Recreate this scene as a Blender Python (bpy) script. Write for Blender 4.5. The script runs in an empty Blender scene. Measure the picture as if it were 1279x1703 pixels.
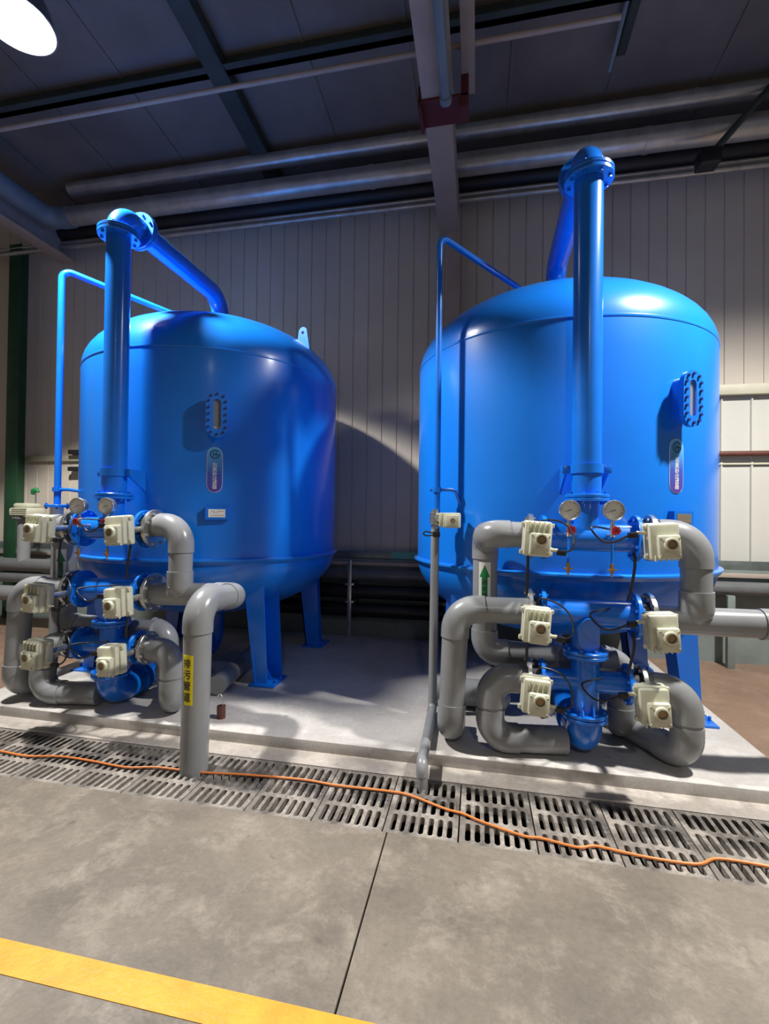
import bpy, bmesh, math, random
from mathutils import Vector, Matrix
random.seed(7)
sc = bpy.context.scene
C = sc.collection
PI = math.pi
R = math.radians

# ------------------------------------------------------------------ camera, light, exposure
cam_d = bpy.data.cameras.new('camera'); cam = bpy.data.objects.new('camera', cam_d); C.objects.link(cam)
yaw, pit, rol = R(11.22), R(0.616), R(0.7146)
f_ = Vector((-math.sin(yaw)*math.cos(pit), math.cos(yaw)*math.cos(pit), math.sin(pit)))
r0 = Vector((math.cos(yaw), math.sin(yaw), 0)); u0 = r0.cross(f_)
r_ = math.cos(rol)*r0 + math.sin(rol)*u0; u_ = -math.sin(rol)*r0 + math.cos(rol)*u0
m4 = Matrix((r_, u_, -f_)).transposed().to_4x4(); m4.translation = Vector((0, 0, 1.5))
cam.matrix_world = m4
cam_d.sensor_fit = 'VERTICAL'; cam_d.sensor_height = 36.0; cam_d.sensor_width = 36.0*1279/1703
cam_d.lens = 775.7/1703*36.0
cam_d.clip_start = 0.05
sc.camera = cam
sc.view_settings.view_transform = 'Standard'; sc.view_settings.look = 'None'
sc.view_settings.gamma = 1.0; sc.view_settings.use_curve_mapping = False
sc.view_settings.exposure = 0.0
w = bpy.data.worlds.new('world'); sc.world = w; w.use_nodes = True
w.node_tree.nodes['Background'].inputs[0].default_value = (1.0, 0.96, 0.93, 1)
w.node_tree.nodes['Background'].inputs[1].default_value = 0.125

LAMPS = [  # x, y, z, power, cone degrees
    ('A', -3.25, 2.70, 5.0, 1350, 119),
    ('B', 2.80, 2.55, 5.0, 1500, 146),
    ('C', 1.0, -3.6, 5.2, 170, 152),  # unseen lamp, added as weak fill from the front
]
for n_, lx, ly, lz, lp, cone in LAMPS:
    ld = bpy.data.lights.new('lamp_light', 'SPOT'); ld.energy = lp; ld.spot_size = R(cone); ld.spot_blend = 0.18 if n_ == 'A' else 0.6
    ld.shadow_soft_size = 0.11; ld.color = (1.0, 0.965, 0.91)
    lo = bpy.data.objects.new('lamp_light', ld); lo.location = (lx, ly, lz-0.09); C.objects.link(lo)

# ------------------------------------------------------------------ materials
def mat(name, col, rough=0.5, metal=0.0, var=0.0, scale=6.0, bump=0.0, bscale=40.0, col2=None, coat=0.0, detail=4, emit=None, spec=0.5):
    m = bpy.data.materials.new(name); m.use_nodes = True
    nt = m.node_tree; b = nt.nodes['Principled BSDF']
    b.inputs['Base Color'].default_value = (*col, 1); b.inputs['Roughness'].default_value = rough
    b.inputs['Metallic'].default_value = metal; b.inputs['Coat Weight'].default_value = coat
    b.inputs['Coat Roughness'].default_value = 0.15
    b.inputs['Specular IOR Level'].default_value = spec
    tc = nt.nodes.new('ShaderNodeTexCoord')
    n = nt.nodes.new('ShaderNodeTexNoise'); n.inputs['Scale'].default_value = scale; n.inputs['Detail'].default_value = detail
    n.inputs['Roughness'].default_value = 0.62
    nt.links.new(tc.outputs['Object'], n.inputs['Vector'])
    if var or col2:
        c2 = col2 or tuple(max(0, c*(1-var)) for c in col)
        c1 = col if col2 else tuple(min(1, c*(1+var)) for c in col)
        rp = nt.nodes.new('ShaderNodeValToRGB')
        rp.color_ramp.elements[0].position = 0.34; rp.color_ramp.elements[1].position = 0.66
        rp.color_ramp.elements[0].color = (*c2, 1); rp.color_ramp.elements[1].color = (*c1, 1)
        nt.links.new(n.outputs['Fac'], rp.inputs['Fac']); nt.links.new(rp.outputs['Color'], b.inputs['Base Color'])
    if bump:
        n2 = nt.nodes.new('ShaderNodeTexNoise'); n2.inputs['Scale'].default_value = bscale; n2.inputs['Detail'].default_value = 3
        nt.links.new(tc.outputs['Object'], n2.inputs['Vector'])
        bp = nt.nodes.new('ShaderNodeBump'); bp.inputs['Strength'].default_value = bump; bp.inputs['Distance'].default_value = 0.01
        nt.links.new(n2.outputs['Fac'], bp.inputs['Height']); nt.links.new(bp.outputs['Normal'], b.inputs['Normal'])
    if emit:
        b.inputs['Emission Color'].default_value = (*emit[0], 1); b.inputs['Emission Strength'].default_value = emit[1]
    return m

def concrete(name, base, dark, light, sc1=1.3, speck=0.5):
    m = bpy.data.materials.new(name); m.use_nodes = True
    nt = m.node_tree; b = nt.nodes['Principled BSDF']; b.inputs['Roughness'].default_value = 0.62
    tc = nt.nodes.new('ShaderNodeTexCoord'); L = nt.links.new
    def noise(s, d, dist=0.0, rg=0.6):
        n = nt.nodes.new('ShaderNodeTexNoise'); n.inputs['Scale'].default_value = s; n.inputs['Detail'].default_value = d
        n.inputs['Distortion'].default_value = dist; n.inputs['Roughness'].default_value = rg
        L(tc.outputs['Object'], n.inputs['Vector']); return n
    def ramp(fac, p0, p1, c0, c1):
        r = nt.nodes.new('ShaderNodeValToRGB'); r.color_ramp.elements[0].position = p0; r.color_ramp.elements[1].position = p1
        r.color_ramp.elements[0].color = (*c0, 1); r.color_ramp.elements[1].color = (*c1, 1); L(fac, r.inputs['Fac']); return r
    def mix(f, a, c, mode='MIX'):
        x = nt.nodes.new('ShaderNodeMix'); x.data_type = 'RGBA'; x.blend_type = mode
        if isinstance(f, float): x.inputs[0].default_value = f
        else: L(f, x.inputs[0])
        L(a, x.inputs[6]); L(c, x.inputs[7]); return x.outputs[2]
    a = ramp(noise(sc1, 7, 0.4).outputs['Fac'], 0.36, 0.64, dark, base)
    l = ramp(noise(sc1*3.1, 9, 0.25, 0.75).outputs['Fac'], 0.50, 0.78, (0, 0, 0), (1, 1, 1))
    lc = nt.nodes.new('ShaderNodeRGB'); lc.outputs[0].default_value = (*light, 1)
    c1 = mix(l.outputs['Color'], a.outputs['Color'], lc.outputs[0])
    s = ramp(noise(38, 4, 0.0, 0.8).outputs['Fac'], 0.30, 0.62, (0.62, 0.6, 0.58), (1.06, 1.06, 1.06))
    c2 = mix(speck, c1, s.outputs['Color'], 'MULTIPLY')
    st = ramp(noise(9, 2, 0.3).outputs['Fac'], 0.22, 0.30, (0.45, 0.42, 0.4), (1, 1, 1))
    c3 = mix(0.55, c2, st.outputs['Color'], 'MULTIPLY')
    L(c3, b.inputs['Base Color'])
    bp = nt.nodes.new('ShaderNodeBump'); bp.inputs['Strength'].default_value = 0.25; bp.inputs['Distance'].default_value = 0.006
    L(noise(60, 5).outputs['Fac'], bp.inputs['Height']); L(bp.outputs['Normal'], b.inputs['Normal'])
    rr = ramp(noise(3.3, 5).outputs['Fac'], 0.3, 0.7, (0.42,)*3, (0.7,)*3); L(rr.outputs['Color'], b.inputs['Roughness'])
    return m

M = dict(
    blue=mat('blue_enamel', (0.006, 0.20, 0.80), 0.30, coat=0.35, var=0.05, scale=1.5, bump=0.03, bscale=9),
    bluepipe=mat('blue_pipe_paint', (0.006, 0.17, 0.74), 0.25, coat=0.4, var=0.06, scale=5),
    pvc=mat('grey_pvc', (0.255, 0.265, 0.275), 0.27, var=0.07, scale=4),
    pvcdark=mat('dark_grey_pvc', (0.13, 0.135, 0.14), 0.3, var=0.1, scale=4),
    cream=mat('cream_cast_housing', (0.60, 0.60, 0.47), 0.42, var=0.06, scale=20),
    brass=mat('brass', (0.62, 0.36, 0.12), 0.35, 0.9, var=0.1, scale=30),
    bronze=mat('bronze_disc', (0.33, 0.22, 0.11), 0.35, 0.2, var=0.1, scale=30),
    steel=mat('steel', (0.60, 0.60, 0.58), 0.28, 0.9, var=0.1, scale=30),
    galv=mat('galvanised_duct', (0.50, 0.49, 0.48), 0.36, 0.7, var=0.16, scale=5, bump=0.1, bscale=8),
    dial=mat('gauge_dial', (0.74, 0.73, 0.70), 0.5, var=0.03, scale=60),
    ink=mat('black_ink', (0.02, 0.02, 0.02), 0.5, var=0.1),
    red=mat('red_handle', (0.52, 0.03, 0.045), 0.4, var=0.1),
    rubber=mat('black_cable', (0.012, 0.012, 0.016), 0.4, var=0.1),
    white=mat('white_label', (0.80, 0.80, 0.78), 0.5, var=0.03),
    green=mat('green_print', (0.01, 0.22, 0.06), 0.5, var=0.06),
    yellow=mat('yellow_label', (0.86, 0.74, 0.01), 0.45, var=0.03),
    linepaint=mat('yellow_floor_paint', (0.80, 0.36, 0.03), 0.5, var=0.12, scale=8, bump=0.2, bscale=60),
    floor=concrete('concrete_floor', (0.245, 0.210, 0.168), (0.140, 0.122, 0.098), (0.37, 0.325, 0.27)),
    strip=concrete('concrete_strip', (0.50, 0.45, 0.40), (0.33, 0.30, 0.27), (0.60, 0.56, 0.51), 2.5),
    pad=concrete('concrete_pad', (0.58, 0.555, 0.53), (0.44, 0.42, 0.40), (0.66, 0.64, 0.61), 1.6, 0.3),
    brown=concrete('brown_floor_paint', (0.27, 0.175, 0.12), (0.20, 0.13, 0.09), (0.34, 0.25, 0.18), 1.2, 0.3),
    grate=concrete('stained_grate', (0.34, 0.305, 0.27), (0.045, 0.04, 0.036), (0.52, 0.49, 0.45), 3.6, 0.9),
    pit=mat('drain_pit', (0.022, 0.020, 0.018), 0.8, var=0.4, scale=6),
    wall=mat('metal_wall_sheet', (0.64, 0.575, 0.49), 0.42, var=0.06, scale=0.9, spec=0.4),
    wall2=mat('metal_wall_sheet_lower', (0.56, 0.55, 0.50), 0.42, var=0.04, scale=0.9, spec=0.4),
    lowwall=mat('grey_green_masonry', (0.20, 0.235, 0.22), 0.6, var=0.12, scale=3, bump=0.2, bscale=20),
    roof=mat('roof_sheet', (0.185, 0.165, 0.155), 0.6, var=0.22, scale=0.8),
    beam=mat('beige_beam_paint', (0.42, 0.34, 0.29), 0.5, var=0.08, scale=3),
    girt=mat('cream_girt_paint', (0.50, 0.48, 0.36), 0.5, var=0.05),
    slate=mat('slate_pipe_paint', (0.17, 0.22, 0.27), 0.4, var=0.1, scale=3),
    maroon=mat('maroon_clamp', (0.10, 0.018, 0.028), 0.5, var=0.1),
    darkgreen=mat('dark_green_steel', (0.02, 0.075, 0.035), 0.45, var=0.25, scale=2),
    purlin=mat('dark_purlin', (0.045, 0.06, 0.06), 0.5, var=0.2, scale=2),
    orange=mat('orange_cord', (0.80, 0.24, 0.055), 0.45, var=0.08, scale=20),
    tray=mat('cable_tray', (0.20, 0.23, 0.22), 0.35, 0.5, var=0.3, scale=2.5),
    turq=mat('turquoise_tape', (0.10, 0.40, 0.36), 0.4, var=0.05),
    black=mat('black_insulation', (0.012, 0.012, 0.015), 0.45, var=0.3, scale=3),
    rust=mat('red_brown_paint', (0.10, 0.030, 0.020), 0.5, var=0.15, scale=8),
    sand=mat('quartz_sand', (0.66, 0.44, 0.27), 0.8, var=0.18, scale=60, bump=0.3, bscale=120),
    logo=mat('navy_print', (0.02, 0.03, 0.16), 0.4, var=0.05),
    glow=mat('lamp_lens', (0.9, 0.9, 0.9), 0.4, emit=((1.0, 0.98, 0.94), 22.0)),
    lampbody=mat('lamp_housing', (0.22, 0.22, 0.24), 0.4, 0.6, var=0.1),
    platereflection=mat('nameplate_reflection_tone', (0.22, 0.20, 0.17), 0.5, 0.3, var=0.1),  # right nameplate: its dull reflection is put into the base colour
    weld=mat('blue_weld_band', (0.012, 0.21, 0.78), 0.24, coat=0.4, var=0.04),
)
def glassmat():
    m = mat('sight_glass', (0.85, 0.9, 0.9), 0.04); b = m.node_tree.nodes['Principled BSDF']
    b.inputs['Alpha'].default_value = 0.12; return m
M['glass'] = glassmat()
def labelmat():    # printed capsule: cyan at the top running to violet at the foot (the plate's own print)
    m = mat('capsule_print', (0.2, 0.4, 0.8), 0.35); nt = m.node_tree; b = nt.nodes['Principled BSDF']
    tc = nt.nodes.new('ShaderNodeTexCoord'); sp = nt.nodes.new('ShaderNodeSeparateXYZ'); mr = nt.nodes.new('ShaderNodeMapRange')
    mr.inputs['From Min'].default_value = 1.61; mr.inputs['From Max'].default_value = 1.94
    rp = nt.nodes.new('ShaderNodeValToRGB'); rp.color_ramp.elements[0].color = (0.10, 0.05, 0.34, 1)
    rp.color_ramp.elements[1].color = (0.10, 0.50, 0.86, 1); e = rp.color_ramp.elements.new(0.45); e.color = (0.05, 0.10, 0.50, 1)
    nt.links.new(tc.outputs['Object'], sp.inputs[0]); nt.links.new(sp.outputs['Z'], mr.inputs['Value'])
    nt.links.new(mr.outputs['Result'], rp.inputs['Fac']); nt.links.new(rp.outputs['Color'], b.inputs['Base Color']); return m
M['capsule'] = labelmat()

# ------------------------------------------------------------------ helpers
def finish(bm, ang=35):
    bmesh.ops.recalc_face_normals(bm, faces=bm.faces)
    for f in bm.faces: f.smooth = True
    a = R(ang)
    for e in bm.edges:
        if len(e.link_faces) != 2 or e.calc_face_angle(0) > a: e.smooth = False

def obj(name, bm, m, parent=None, label=None, ang=35):
    finish(bm, ang)
    o_ = parent
    off = Vector((0, 0, 0))
    while o_ is not None: off += o_.location; o_ = o_.parent
    if off.length: bmesh.ops.translate(bm, verts=bm.verts, vec=-off)
    me = bpy.data.meshes.new(name); bm.to_mesh(me); bm.free(); me.materials.append(M[m] if isinstance(m, str) else m)
    o = bpy.data.objects.new(name, me); C.objects.link(o)
    if parent: o.parent = parent
    if label: o['label'] = label
    return o

def thing(name, label, cat, loc=(0, 0, 0), group=None):
    o = bpy.data.objects.new(name, None); C.objects.link(o); o.location = loc; o.empty_display_size = 0.1
    o['label'] = label; o['category'] = cat
    if group: o['group'] = group
    return o

def tag(o, label, cat, group=None):
    o['label'] = label; o['category'] = cat
    if group: o['group'] = group
    return o

def struct(name, bm, m, ang=35):
    o = obj(name, bm, m, ang=ang); o['kind'] = 'structure'; return o

def NB(): return bmesh.new()

def box(bm, x0, x1, y0, y1, z0, z1, bev=0.0, mtx=None, seg=2):
    t = bmesh.new(); bmesh.ops.create_cube(t, size=1.0)
    for v in t.verts:
        v.co = Vector(((x0+x1)/2+v.co.x*(x1-x0), (y0+y1)/2+v.co.y*(y1-y0), (z0+z1)/2+v.co.z*(z1-z0)))
    if bev: bmesh.ops.bevel(t, geom=t.edges[:], offset=bev, segments=seg, affect='EDGES', profile=0.5)
    join(bm, t, mtx); return bm

def join(bm, t, mtx=None):
    if mtx is not None: bmesh.ops.transform(t, matrix=mtx, verts=t.verts)
    vm = {}
    for v in t.verts: vm[v] = bm.verts.new(v.co)
    for f in t.faces:
        try: bm.faces.new([vm[v] for v in f.verts])
        except ValueError: pass
    t.free()

def frame_of(d):
    d = d.normalized(); a = Vector((0, 0, 1)) if abs(d.z) < 0.9 else Vector((1, 0, 0))
    u = d.cross(a).normalized(); v = d.cross(u).normalized(); return u, v

def sweep(bm, pts, rad, n=20, cap=True, scale2=None):
    pts = [Vector(p) for p in pts]; N = len(pts)
    rr = rad if isinstance(rad, (list, tuple)) else [rad]*N
    tan = []
    for i in range(N):
        a = pts[max(i-1, 0)]; b = pts[min(i+1, N-1)]
        if 0 < i < N-1:
            t = (pts[i]-a).normalized() + (b-pts[i]).normalized()
            if t.length < 1e-5: t = b-a
        else: t = b-a
        tan.append(t.normalized())
    u, v = frame_of(tan[0]); rings = []
    for i in range(N):
        if i:
            u = (u - tan[i]*u.dot(tan[i])).normalized(); v = tan[i].cross(u).normalized()
        rings.append([bm.verts.new(pts[i] + (u*math.cos(2*PI*k/n)+v*math.sin(2*PI*k/n))*rr[i]) for k in range(n)])
    for i in range(N-1):
        for k in range(n):
            bm.faces.new((rings[i][k], rings[i][(k+1) % n], rings[i+1][(k+1) % n], rings[i+1][k]))
    if cap: bm.faces.new(rings[0][::-1]); bm.faces.new(rings[-1])
    return bm

def fillet(pts, fr, seg=10):
    pts = [Vector(p) for p in pts]; out = [pts[0]]
    for i in range(1, len(pts)-1):
        p = pts[i]; a = (pts[i-1]-p); b = (pts[i+1]-p)
        ang = a.angle(b); h = (PI-ang)/2
        f = fr[i-1] if isinstance(fr, (list, tuple)) else fr
        d = f*math.tan(h); d = min(d, a.length*0.5 if i > 1 else a.length*0.98, b.length*0.5 if i < len(pts)-2 else b.length*0.98)
        if d < 1e-4: out.append(p); continue
        f = d/math.tan(h); A = p+a.normalized()*d; B = p+b.normalized()*d
        cen = p + (a.normalized()+b.normalized()).normalized()*(f/math.cos(h))
        va = A-cen; vb = B-cen; tot = va.angle(vb); ax = va.cross(vb).normalized()
        for k in range(seg+1): out.append(cen + Matrix.Rotation(tot*k/seg, 3, ax) @ va)
    out.append(pts[-1]); return out

def cylr(bm, p0, p1, r, n=24, r1=None):
    return sweep(bm, [p0, p1], [r, r if r1 is None else r1], n)

def lathe(bm, prof, c, n=64, axis='Z', closed=False):
    cx, cy, cz = c; rings = []
    for r, h in prof:
        if r < 1e-6:
            q = {'Z': (0, 0, h), 'X': (h, 0, 0), 'Y': (0, h, 0)}[axis]; rings.append([bm.verts.new((cx+q[0], cy+q[1], cz+q[2]))]); continue
        ring = []
        for k in range(n):
            a = 2*PI*k/n; x, y = r*math.cos(a), r*math.sin(a)
            q = {'Z': (x, y, h), 'X': (h, x, y), 'Y': (x, h, y)}[axis]
            ring.append(bm.verts.new((cx+q[0], cy+q[1], cz+q[2])))
        rings.append(ring)
    pairs = list(zip(rings, rings[1:])) + ([(rings[-1], rings[0])] if closed else [])
    for a, b in pairs:
        if len(a) == 1 and len(b) == 1: continue
        for k in range(n):
            k2 = (k+1) % n
            if len(a) == 1: bm.faces.new((a[0], b[k2], b[k]))
            elif len(b) == 1: bm.faces.new((a[k], a[k2], b[0]))
            else: bm.faces.new((a[k], a[k2], b[k2], b[k]))
    if not closed:
        for r_0 in (rings[0], rings[-1]):
            if len(r_0) > 1: bm.faces.new(r_0)
    return bm

def flange(bm, p, ax, r=0.14, th=0.022, nb=8, br=0.011, rb=None, hole=None):
    """bolted disc centred at p with axis ax"""
    ax = Vector(ax).normalized(); p = Vector(p); e = 0.003
    sweep(bm, [p-ax*th/2, p-ax*(th/2-e), p+ax*(th/2-e), p+ax*th/2], [r-e, r, r, r-e], 40)
    u, v = frame_of(ax); rb = rb or r*0.82
    for k in range(nb):
        a = 2*PI*(k+0.5)/nb; q = p + (u*math.cos(a)+v*math.sin(a))*rb
        sweep(bm, [q-ax*(th/2+br*1.3), q+ax*(th/2+br*1.3)], br, 6)
    return bm

def prism(bm, poly, z0, z1, mtx=None):
    t = bmesh.new(); a = [t.verts.new((x, y, z0)) for x, y in poly]; b = [t.verts.new((x, y, z1)) for x, y in poly]
    n = len(poly); t.faces.new(a[::-1]); t.faces.new(b)
    for k in range(n): t.faces.new((a[k], a[(k+1) % n], b[(k+1) % n], b[k]))
    join(bm, t, mtx); return bm

def obround(w, h, n=12):
    r = w/2; s = h/2-r; o = []
    for k in range(n+1): a = PI*k/n; o.append((r*math.cos(a), s+r*math.sin(a)))
    for k in range(n+1): a = PI+PI*k/n; o.append((r*math.cos(a), -s+r*math.sin(a)))
    return o

def ringprism(bm, outer, inner, z0, z1, mtx=None):
    t = bmesh.new(); n = len(outer)
    L = [[t.verts.new((x, y, z)) for x, y in pl] for pl, z in ((outer, z0), (outer, z1), (inner, z1), (inner, z0))]
    for a, b in zip(L, L[1:]+L[:1]):
        for k in range(n): t.faces.new((a[k], a[(k+1) % n], b[(k+1) % n], b[k]))
    join(bm, t, mtx); return bm

def textbm(s, size, fat=0.0, depth=0.0):
    cu = bpy.data.curves.new('txt', 'FONT'); cu.body = s; cu.size = size; cu.align_x = 'CENTER'; cu.align_y = 'CENTER'
    cu.offset = fat; cu.extrude = depth; cu.resolution_u = 3
    o = bpy.data.objects.new('txt', cu); C.objects.link(o)
    dg = bpy.context.evaluated_depsgraph_get(); me = bpy.data.meshes.new_from_object(o.evaluated_get(dg))
    b = bmesh.new(); b.from_mesh(me); bpy.data.objects.remove(o); bpy.data.curves.remove(cu); bpy.data.meshes.remove(me)
    return b

def stack_text(chars, size, pitch, fat, depth=0.0):
    b = NB(); n = len(chars)
    for i, ch in enumerate(chars):
        t = textbm(ch, size, 0.0, depth)
        if not t.verts: t.free(); continue
        xs = [v.co.x for v in t.verts]; ys = [v.co.y for v in t.verts]
        cx, cy = (min(xs)+max(xs))/2, (min(ys)+max(ys))/2
        for dx, dy in ((fat, 0), (-fat, 0), (0, fat), (0, -fat)):      # heavier strokes
            join(b, t.copy(), Matrix.Translation((-cx+dx, -cy+dy + ((n-1)/2-i)*pitch, 0)))
        t.free()
    return b

def wrap(bm, c, rad, az, zc):
    if rad < 0.3:      # cut wide faces so that they follow a tight curve
        x = -0.05
        while x < 0.05:
            bmesh.ops.bisect_plane(bm, geom=bm.verts[:]+bm.edges[:]+bm.faces[:], plane_co=(x, 0, 0), plane_no=(1, 0, 0)); x += 0.006
    wrap0(bm, c, rad, az, zc); return bm

def wrap0(bm, c, rad, az, zc):
    """bend a flat sheet (x, y, depth) round a vertical cylinder at c; az 0 faces -Y, positive to +X"""
    for v in bm.verts:
        a = az + v.co.x/rad; rr = rad+v.co.z
        v.co = Vector((c[0]+rr*math.sin(a), c[1]-rr*math.cos(a), zc+v.co.y))
    return bm

def sheet(w, h, nx=8, ny=1, d=0.002, outline=None):
    """flat plate cut in strips so that it can be bent"""
    b = NB(); xs = [-w/2+w*i/nx for i in range(nx+1)]
    for i in range(nx):
        if outline: tops = [outline(xs[i]), outline(xs[i+1])]
        else: tops = [h/2, h/2]
        q = [(xs[i], -tops[0]), (xs[i+1], -tops[1]), (xs[i+1], tops[1]), (xs[i], tops[0])]
        a = [b.verts.new((x, y, 0)) for x, y in q]; t = [b.verts.new((x, y, d)) for x, y in q]
        b.faces.new(a[::-1]); b.faces.new(t)
        b.faces.new((a[0], a[1], t[1], t[0])); b.faces.new((a[2], a[3], t[3], t[2]))
        if i == 0: b.faces.new((a[3], a[0], t[0], t[3]))
        if i == nx-1: b.faces.new((a[1], a[2], t[2], t[1]))
    bmesh.ops.remove_doubles(b, verts=b.verts, dist=1e-5)
    return b

def azmtx(c, rad, az, z):
    """local x = tangent, y = up, z = outward normal, at a vertical cylinder"""
    n = Vector((math.sin(az), -math.cos(az), 0)); t = Vector((math.cos(az), math.sin(az), 0)); up = Vector((0, 0, 1))
    m = Matrix((t, up, n)).transposed().to_4x4(); m.translation = Vector((c[0], c[1], z))+n*rad; return m

def pvc_run(name, pts, label, r=0.08, fr=0.11, m='pvc', parent=None, cat='pipe', sleeve=True, ends=(0, 0), joints=()):
    """plastic pipe run: straight pipes with slightly fatter elbow fittings"""
    pts = [Vector(p) for p in pts]
    root = thing(name, label, cat, tuple(pts[-1])) if parent is None else parent
    n = len(pts); cuts = []
    for i in range(1, n-1):
        a = pts[i-1]-pts[i]; b = pts[i+1]-pts[i]; h = (PI-a.angle(b))/2; d = fr*math.tan(h)
        cuts.append(min(d, a.length*0.48 if i > 1 else a.length*0.9, b.length*0.48 if i < n-2 else b.length*0.9))
    for i in range(n-1):
        d = (pts[i+1]-pts[i]); L = d.length; u = d.normalized()
        s = cuts[i-1] if i > 0 else 0; e = cuts[i] if i < n-2 else 0
        if L-s-e > 0.004: obj('pipe', cylr(NB(), pts[i]+u*s, pts[i+1]-u*e, r, 32), m, root)
    R2 = r*1.085; sl = r*0.62
    for i in range(1, n-1):
        a = pts[i-1]-pts[i]; b = pts[i+1]-pts[i]; d = cuts[i-1]
        if a.angle(b) > R(172): continue
        s1 = min(sl, (a.length-d)*(0.98 if i == 1 else 0.49)); s2 = min(sl, (b.length-d)*(0.98 if i == n-2 else 0.49))
        P = pts[i]+a.normalized()*(d+max(s1, 0.002)); Q = pts[i]+b.normalized()*(d+max(s2, 0.002))
        h = (PI-a.angle(b))/2; path = fillet([P, pts[i], Q], d/math.tan(h), 12)
        path = [P]+path[1:-1]+[Q]
        obj('elbow', sweep(NB(), path, R2, 32), m, root)
    for jp, jd, jl in joints:
        jd = Vector(jd).normalized(); jp = Vector(jp)
        obj('coupling', cylr(NB(), jp-jd*jl/2, jp+jd*jl/2, R2, 32), m, root)
    return root

def hose(name, pts, r, m, label, cat, group=None, smooth=True, n=8):
    if smooth: pts = catmull(pts)
    return tag(obj(name, sweep(NB(), pts, r, n), m), label, cat, group)

def catmull(pts, k=6):
    P = [Vector(p) for p in pts]; P = [2*P[0]-P[1]]+P+[2*P[-1]-P[-2]]; o = []
    for i in range(1, len(P)-2):
        for j in range(k):
            t = j/k; a, b, c, d = P[i-1:i+3]
            o.append(0.5*((2*b)+(c-a)*t+(2*a-5*b+4*c-d)*t*t+(3*b-a-3*c+d)*t**3))
    o.append(P[-2]); return o

# ------------------------------------------------------------------ the room
FX0, FX1 = -13.0, 8.5
JX = -0.405
def slab(x0, x1, y0, y1, z0, z1): return box(NB(), x0, x1, y0, y1, z0, z1)
struct('floor', slab(FX0, JX-0.004, -7, 2.20, -0.4, 0), 'floor')
struct('floor', slab(JX+0.004, FX1, -7, 2.20, -0.4, 0), 'floor')
struct('trim_1', slab(FX0, FX1, 2.69, 2.86, -0.4, 0), 'strip')
struct('floor', slab(FX0, FX1, 2.86, 5.9, -0.4, 0), 'brown')
struct('trim_2', box(NB(), -3.78, 1.745, 2.845, 5.45, -0.02, 0.07, 0.006), 'pad')
struct('trim_3', slab(FX0, FX1, 2.15, 2.75, -0.45, -0.40), 'pit')
b = slab(FX0, FX1, 2.2005, 2.215, -0.4, -0.045); box(b, FX0, FX1, 2.675, 2.6895, -0.4, -0.045); struct('trim_4', b, 'pit')
b = NB(); n = 60
struct('trim_5', slab(-7, 5, 1.262, 1.367, 0.0, 0.0022), 'linepaint')

def ribbed(x0, x1, z0, z1, y, pitch, gw, gd, start, up=False):
    """profiled sheet: flat pans parted by narrow grooves"""
    pr = [(x0, 0)]; x = start
    while x < x0+0.05: x += pitch
    while x < x1-0.05:
        if up: pr += [(x-gw, 0), (x-gw*0.5, -gd), (x+gw*0.5, -gd), (x+gw, 0)]
        else: pr += [(x-gw, 0), (x-gw*0.4, gd), (x+gw*0.4, gd), (x+gw, 0)]
        x += pitch
    pr += [(x1, 0)]
    b = NB(); lo = [b.verts.new((px, y+dy, z0)) for px, dy in pr]; hi = [b.verts.new((px, y+dy, z1)) for px, dy in pr]
    for i in range(len(pr)-1): b.faces.new((lo[i], lo[i+1], hi[i+1], hi[i]))
    L = [b.verts.new((x0, y+0.1, z0)), b.verts.new((x1, y+0.1, z0)), b.verts.new((x1, y+0.1, z1)), b.verts.new((x0, y+0.1, z1))]
    b.faces.new(L)
    b.faces.new([hi[0], L[3], L[0], lo[0]]); b.faces.new([lo[-1], L[1], L[2], hi[-1]])
    b.faces.new(lo[::-1]+[L[0], L[1]]); b.faces.new(hi+[L[2], L[3]])
    return b
struct('wall_back', ribbed(FX0, FX1, 0.98, 5.94, 5.75, 0.192, 0.009, 0.014, -12.9), 'wall', ang=20)
struct('wall_back', ribbed(1.95, FX1, 1.0, 2.86, 5.70, 0.292, 0.014, 0.022, 2.02, True), 'wall2', ang=20)
struct('wall_back', slab(FX0, FX1, 5.58, 5.85, 0, 0.983), 'lowwall')
struct('trim_6', box(NB(), 1.95, FX1, 5.62, 5.70, 2.862, 2.975, 0.008), 'girt')
struct('trim_7', box(NB(), 1.95, FX1, 5.672, 5.69, 2.112, 2.132, 0.003), 'girt')
SL_ = math.atan(0.09)
RM = Matrix.Translation((0, 5.75, 5.93)) @ Matrix.Rotation(-SL_, 4, 'X')      # roof falls towards the wall
def roofz(y): return 5.93 + (5.75-y)*0.09
b = NB(); box(b, FX0, FX1, -13, 0.2, 0.0, 0.1, 0, RM)
for k in range(22):
    x = FX0+0.3+k*1.0; box(b, x-0.02, x+0.02, -13, 0, -0.015, 0.0, 0, RM)
struct('ceiling', b, 'roof')

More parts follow.
